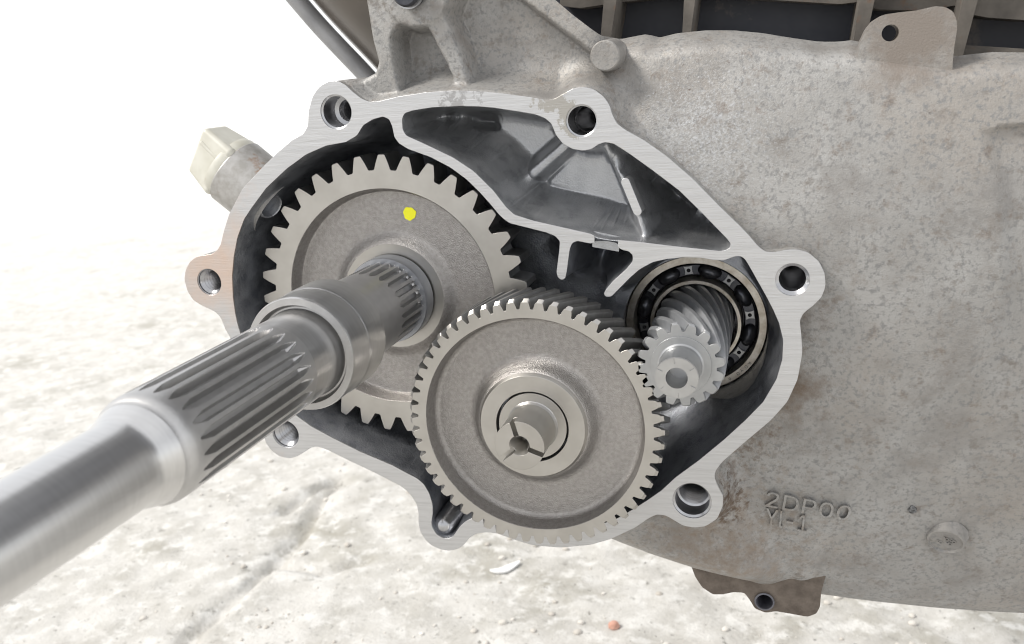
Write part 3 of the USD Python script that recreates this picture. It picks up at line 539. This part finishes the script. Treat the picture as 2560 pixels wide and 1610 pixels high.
# ------------------------------------------------------------------ output axle
ax_t = thing('output_axle', 'long steel rear axle with splines reaching out towards the lower left', 'axle')
Y = lambda k: D2 / k - D0
R = lambda r: r * S2
obj('seal_washer', lathe([(R(121), Y(0.992)), (R(121), Y(1.010)), (R(119), Y(1.014)), (R(104), Y(1.014)), (R(103), Y(1.0))], c2, 128), 'washer', ax_t, smooth=30)
def splined(T, r0, r1, ya, yb_, run, c, phase, gap=0.5, nseg=26):
    "shaft of radius r1 with T grooves down to r0 that run out at both ends; ya nearer the camera"
    n = T * 24; a = np.linspace(0, 2 * math.pi, n, endpoint=False); u = ((a - phase) / (2 * math.pi / T)) % 1.0; g = np.abs(u - 0.5) * 2
    ys = np.r_[np.linspace(ya, ya + run, 14), np.linspace(ya + run, yb_ - run, nseg)[1:-1], np.linspace(yb_ - run, yb_, 14)]
    rows = []
    for y in ys:
        e = min(1.0, (y - ya) / run, (yb_ - y) / run); e = max(e, 0.0)
        wid = gap * (0.06 + 0.94 * e ** 0.8); depth = np.clip((wid - g) / 0.12, 0, 1) * min(1.0, e * 1.6)
        rr = r1 - (r1 - r0) * depth
        rows.append(np.c_[c[0] + rr * np.cos(a), np.full(n, y), c[1] + rr * np.sin(a)])
    v = np.vstack(rows); i, j = np.meshgrid(np.arange(len(ys) - 1), np.arange(n), indexing='ij'); k = (j + 1) % n
    f = np.stack([i * n + j, i * n + k, (i + 1) * n + k, (i + 1) * n + j], -1).reshape(-1, 4)
    return trimesh.Trimesh(v, np.vstack([f[:, [0, 1, 2]], f[:, [0, 2, 3]]]), process=False)
obj('inner_spline', splined(24, R(93), R(109), Y(1.085), Y(1.008), 0.0026, c2, 0.1, 0.64, 16), 'steel_matte', ax_t, smooth=30)
obj('neck', lathe([(R(109), Y(1.0849)), (R(110), Y(1.10)), (R(114), Y(1.178))], c2, 128), 'steel_matte', ax_t, smooth=30)
obj('collar', lathe([(R(114), Y(1.178)), (R(133), Y(1.178)), (R(137), Y(1.182)), (R(137), Y(1.232)), (R(134.5), Y(1.235)), (R(134.5), Y(1.238)), (R(135), Y(1.289)), (R(132), Y(1.295))], c2, 160), 'steel', ax_t, smooth=30)
obj('collar_face', lathe([(R(132), Y(1.295)), (R(117), Y(1.296)), (R(110), Y(1.285)), (R(106), Y(1.2855)), (R(103.5), Y(1.297)), (R(103), Y(1.305))], c2, 160), 'steel_dim_reflection', ax_t, smooth=30)
obj('journal', lathe([(R(103), Y(1.305)), (R(103), Y(1.385))], c2, 160), 'steel', ax_t, smooth=30)
obj('spline', splined(22, R(84.5), R(103.6), Y(1.845), Y(1.40), 0.0050, c2, 0.05, 0.66), 'steel_matte', ax_t, smooth=38)
obj('shoulder', lathe([(R(103), Y(1.385)), (R(103.6), Y(1.387)), (R(103.6), Y(1.40))], c2, 160), 'steel_matte', ax_t, smooth=30)
prof = [(R(103.6), Y(1.845)), (R(103.2), Y(1.862)), (R(101), Y(1.878)), (R(97), Y(1.889)), (R(94.5), Y(1.895)), (R(93.5), Y(1.905))]
obj('shoulder', lathe(prof, c2, 160), 'steel_matte', ax_t, smooth=30)
prof = [(R(93.5), Y(1.905)), (R(88), Y(1.935)), (R(82), Y(1.962)), (R(79.5), Y(1.98)), (R(79), Y(2.01)), (R(77.5), Y(2.3)), (R(74), Y(3.1)), (R(70), Y(3.12)), (R(1), Y(3.12))]
obj('plain_end', lathe(prof, c2, 160), 'steel', ax_t, smooth=30)

# ------------------------------------------------------------------ neighbours of the casing
mb = thing('mounting_bolt', 'dark round bolt head in the top bracket of the casing', 'bolt')
c = P(1015, -20, 0.001)[[0, 2]]; r = px_radius(1015, -20, 36, 0.001)
obj('head', lathe([(0.0001, -0.0005), (r * 0.85, -0.0005), (r * 0.97, 0.0002), (r, 0.0012), (r, 0.006)], c, 64), 'black_steel', mb, smooth=35)
obj('flange', lathe([(r, 0.0026), (r * 1.10, 0.0026), (r * 1.12, 0.0034)], c, 64), 'thread', mb, smooth=35)

mg = thing('mudguard', 'brown shaded mudguard with a grey rounded edge behind the bracket', 'mudguard')
def sweep_sheet(path_px, y_of, prof_fn, n=60):
    q = np.asarray(path_px, float); s = np.r_[0, np.cumsum(np.hypot(*np.diff(q, axis=0).T))]; t = np.linspace(0, s[-1], n)
    pts = P(np.interp(t, s, q[:, 0]), np.interp(t, s, q[:, 1]), y_of)
    pts = gaussian_filter1d(pts, 3, axis=0, mode='nearest')
    tan = np.gradient(pts, axis=0); tan /= np.linalg.norm(tan, axis=1)[:, None]
    nrm = np.cross(tan, [0, 1.0, 0]); nrm *= np.sign(nrm[:, :1] + 1e-9)
    pr = np.asarray(prof_fn); rows = pts[:, None] + nrm[:, None] * pr[None, :, :1] + np.array([0, 1.0, 0]) * pr[None, :, 1:2]
    a, b = rows.shape[:2]; i, j = np.meshgrid(np.arange(a - 1), np.arange(b - 1), indexing='ij')
    f = np.stack([i * b + j, i * b + j + 1, (i + 1) * b + j + 1, (i + 1) * b + j], -1).reshape(-1, 4)
    return (rows.reshape(-1, 3), f)
edge = [(590,-160),(660,-55),(708,0),(775,79),(837,145),(891,200),(960,280)]
tt = np.linspace(0, 2 * math.pi, 17)
obj('edge_bead', sweep_sheet(edge, 0.085, np.c_[0.005 + 0.0038 * np.cos(tt), 0.005 * np.sin(tt)]), 'lip', mg, smooth=60, label='grey rounded edge of the mudguard')
s = np.linspace(0, 1, 24)
obj('shell', sweep_sheet(edge, 0.085, np.c_[0.009 + 0.085 * s, 0.004 - 0.040 * (1 - np.exp(-s / 0.16)) + 0.012 * s]), 'mudguard', mg, smooth=60)

ab = thing('air_box', 'black dusty air box with upright ribs behind the belt housing', 'air box')
f0 = XZ([(1120,-420),(2860,-420),(2860,190),(1120,190)], 0.060)
obj('housing', extrude(Polygon(f0).buffer(-0.004).buffer(0.004), 0.060, 0.13), 'dark_plastic', ab, smooth=30)
def rib(top, bot, w0, w1, y0, y1, mt):
    t, b = np.array(top, float), np.array(bot, float); ys = (y0, y1)
    po = Polygon(XZ([(t[0] - w0, t[1]), (t[0] + w0, t[1]), ((t[0] + b[0]) / 2 + (w0 * 0.35 + w1 * 0.65) + 2, (t[1] + b[1]) / 2), (b[0] + w1, b[1]), (b[0] - w1, b[1]), ((t[0] + b[0]) / 2 - (w0 * 0.35 + w1 * 0.65) + 2, (t[1] + b[1]) / 2)], y0)).buffer(0.0006)
    obj('rib', extrude(po, y0, y1), mt, ab, smooth=30)
rib((1545, -200), (1512, 110), 22, 8, 0.036, 0.062, 'dusty')
rib((1738, -200), (1716, 85), 22, 6, 0.036, 0.062, 'dusty')
rib((2200, -200), (2146, 120), 24, 10, 0.036, 0.062, 'dusty')
rib((2470, -200), (2392, 140), 22, 10, 0.036, 0.062, 'dusty')
def ledge(pts, y0, y1, name='ledge'):
    obj(name, extrude(outline(pts, y0, sigma=1.0), y0, y1), 'dusty', ab, smooth=30)
ledge([(1400,-200),(2160,-200),(2150,4),(2100,10),(1900,-2),(1700,-12),(1560,4),(1450,20),(1400,14)], 0.048, 0.062)
ledge([(2160,-200),(2420,-200),(2400,12),(2300,26),(2200,24),(2150,14)], 0.048, 0.062)
ledge([(2420,-200),(2860,-200),(2860,62),(2560,50),(2470,44),(2415,34),(2400,14)], 0.044, 0.062)
ledge([(2395,112),(2440,114),(2560,122),(2860,128),(2860,210),(2395,190)], 0.040, 0.062)

# unseen bodywork, added above the frame to give the shaft a dark reflection
sb = thing('added_scooter_body', 'unseen dark scooter bodywork added above the engine for the axle to mirror', 'scooter body')
def bodyhull(pts, r): return tri(ball_hull([(p, r) for p in pts]))
obj('side_panel', bodyhull([(x, y, z) for x, z0, z1 in ((-0.10, 0.63, 0.82), (0.35, 0.57, 0.84), (0.85, 0.53, 0.80)) for y in (0.20, 0.40) for z in (z0, z1)], 0.03), 'dark_plastic', sb, smooth=40)
obj('seat', bodyhull([(x, y, z) for x, z in ((-0.25, 0.90), (0.3, 0.90), (0.75, 0.90)) for y in (0.22, 0.38) for z in (z, z - 0.05)], 0.04), 'dark_plastic', sb, smooth=40)

# ------------------------------------------------------------------ ground
def axis_grid(lo, hi, a, b, step, grow=1.22):
    g = list(np.arange(a, b, step)); s = step
    while g[-1] < hi: s *= grow; g.append(g[-1] + s)
    s = step
    while g[0] > lo: s *= grow; g.insert(0, g[0] - s)
    return np.array(g)
gx_, gy_ = axis_grid(-220, 220, -0.95, 0.75, 0.0055), axis_grid(-60, 420, 0.08, 1.65, 0.0055)
X_, Y_ = np.meshgrid(gx_, gy_); p2 = np.c_[X_.ravel(), Y_.ravel(), np.zeros(X_.size)]
cracks = [[(430,1640),(500,1560),(575,1490),(640,1440),(690,1400),(735,1330),(790,1265),(860,1220)],[(690,1400),(790,1415),(900,1390)],[(690,1275),(780,1240),(845,1210)],[(1080,1640),(1150,1610),(1230,1600)]]
fade = np.exp(-(np.hypot(p2[:, 0], p2[:, 1]) / 6) ** 2)
zg = (meshkit.fbm(p2 * 2.3, 3, 21) - 0.5) * 0.006 + (meshkit.fbm(p2 * 13, 4, 22) - 0.5) * 0.006 + (meshkit.fbm(p2 * 55, 3, 23) - 0.5) * 0.005
wob = (meshkit.fbm(p2 * 18, 3, 31) - 0.5) * 0.03; wob2 = (meshkit.fbm(p2 * 18, 3, 32) - 0.5) * 0.03
for cr in cracks:
    l = LineString(ground_point(*np.array(cr, float).T)); near = np.hypot(p2[:, 0], p2[:, 1]) < 3
    d = np.full(len(p2), 9.0); d[near] = dist(l, p2[near, 0] + wob[near], p2[near, 1] + wob2[near])
    zg -= 0.008 * np.exp(-(d / 0.0045) ** 2) * (0.3 + 1.4 * meshkit.noise(p2 * 30, 41)) + 0.0012 * np.exp(-(d / 0.015) ** 2)
gv = np.c_[p2[:, :2], zg * fade]
a, b = X_.shape; i, j = np.meshgrid(np.arange(a - 1), np.arange(b - 1), indexing='ij')
gf = np.stack([i * b + j, i * b + j + 1, (i + 1) * b + j + 1, (i + 1) * b + j], -1).reshape(-1, 4)
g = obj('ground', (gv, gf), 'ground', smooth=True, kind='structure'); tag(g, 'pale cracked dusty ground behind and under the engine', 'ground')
from scipy.interpolate import RegularGridInterpolator
ground_z = RegularGridInterpolator((gy_, gx_), (zg * fade).reshape(X_.shape), bounds_error=False, fill_value=0.0)
peb = []; base = [blob(1.0, k, 1, 0.4, (1, 0.85, 0.6)) for k in range(6)]
for k in range(2600):
    y = 0.15 + rng.random() ** 1.6 * 2.6; x = rng.uniform(-0.72, 0.6) * (0.5 + y * 0.6); r = 0.0006 + 0.0030 * rng.random() ** 5
    m = base[k % 6]; t = rng.uniform(0, 6.28); ct, st = math.cos(t), math.sin(t); v = m.vertices * r
    peb.append(trimesh.Trimesh(np.c_[v[:, 0] * ct - v[:, 1] * st + x, v[:, 0] * st + v[:, 1] * ct + y, v[:, 2] + float(ground_z((y, x))) + r * 0.25], m.faces, process=False))
g = obj('gravel', trimesh.util.concatenate(peb), 'pebble', smooth=True, kind='stuff'); tag(g, 'loose grit and pebbles scattered over the pale ground', 'gravel')
gp = ground_point(np.array(1535.0), np.array(1569.0)); m = blob(0.0035, 5, 3, 0.3, (1, 0.9, 0.8)); m.apply_translation((gp[0], gp[1], float(ground_z((gp[1], gp[0]))) + 0.0016))
tag(obj('pebble', m, 'red_pebble', smooth=True), 'small reddish pebble lying on the pale ground under the casing', 'pebble')
sp = ground_point(np.linspace(1225, 1300, 14), 1428 - 22 * np.linspace(0, 1, 14) + 8 * np.sin(np.linspace(0, 3.1, 14)))
w = 0.003 * np.sin(np.linspace(0.15, 3.0, 14)); nn = np.gradient(sp, axis=0); nn = np.c_[-nn[:, 1], nn[:, 0]] / np.linalg.norm(nn, axis=1)[:, None]
po = Polygon(np.vstack([sp + nn * w[:, None], (sp - nn * w[:, None])[::-1]])); m = trimesh.creation.extrude_polygon(po, 0.0015, engine='earcut')
v = m.vertices; m.vertices = np.c_[v[:, 0], v[:, 1], v[:, 2] + ground_z(v[:, [1, 0]]) + 0.001]
tag(obj('scrap', m, 'scrap', smooth=30), 'thin curved white scrap lying on the ground below the big front gear', 'scrap')
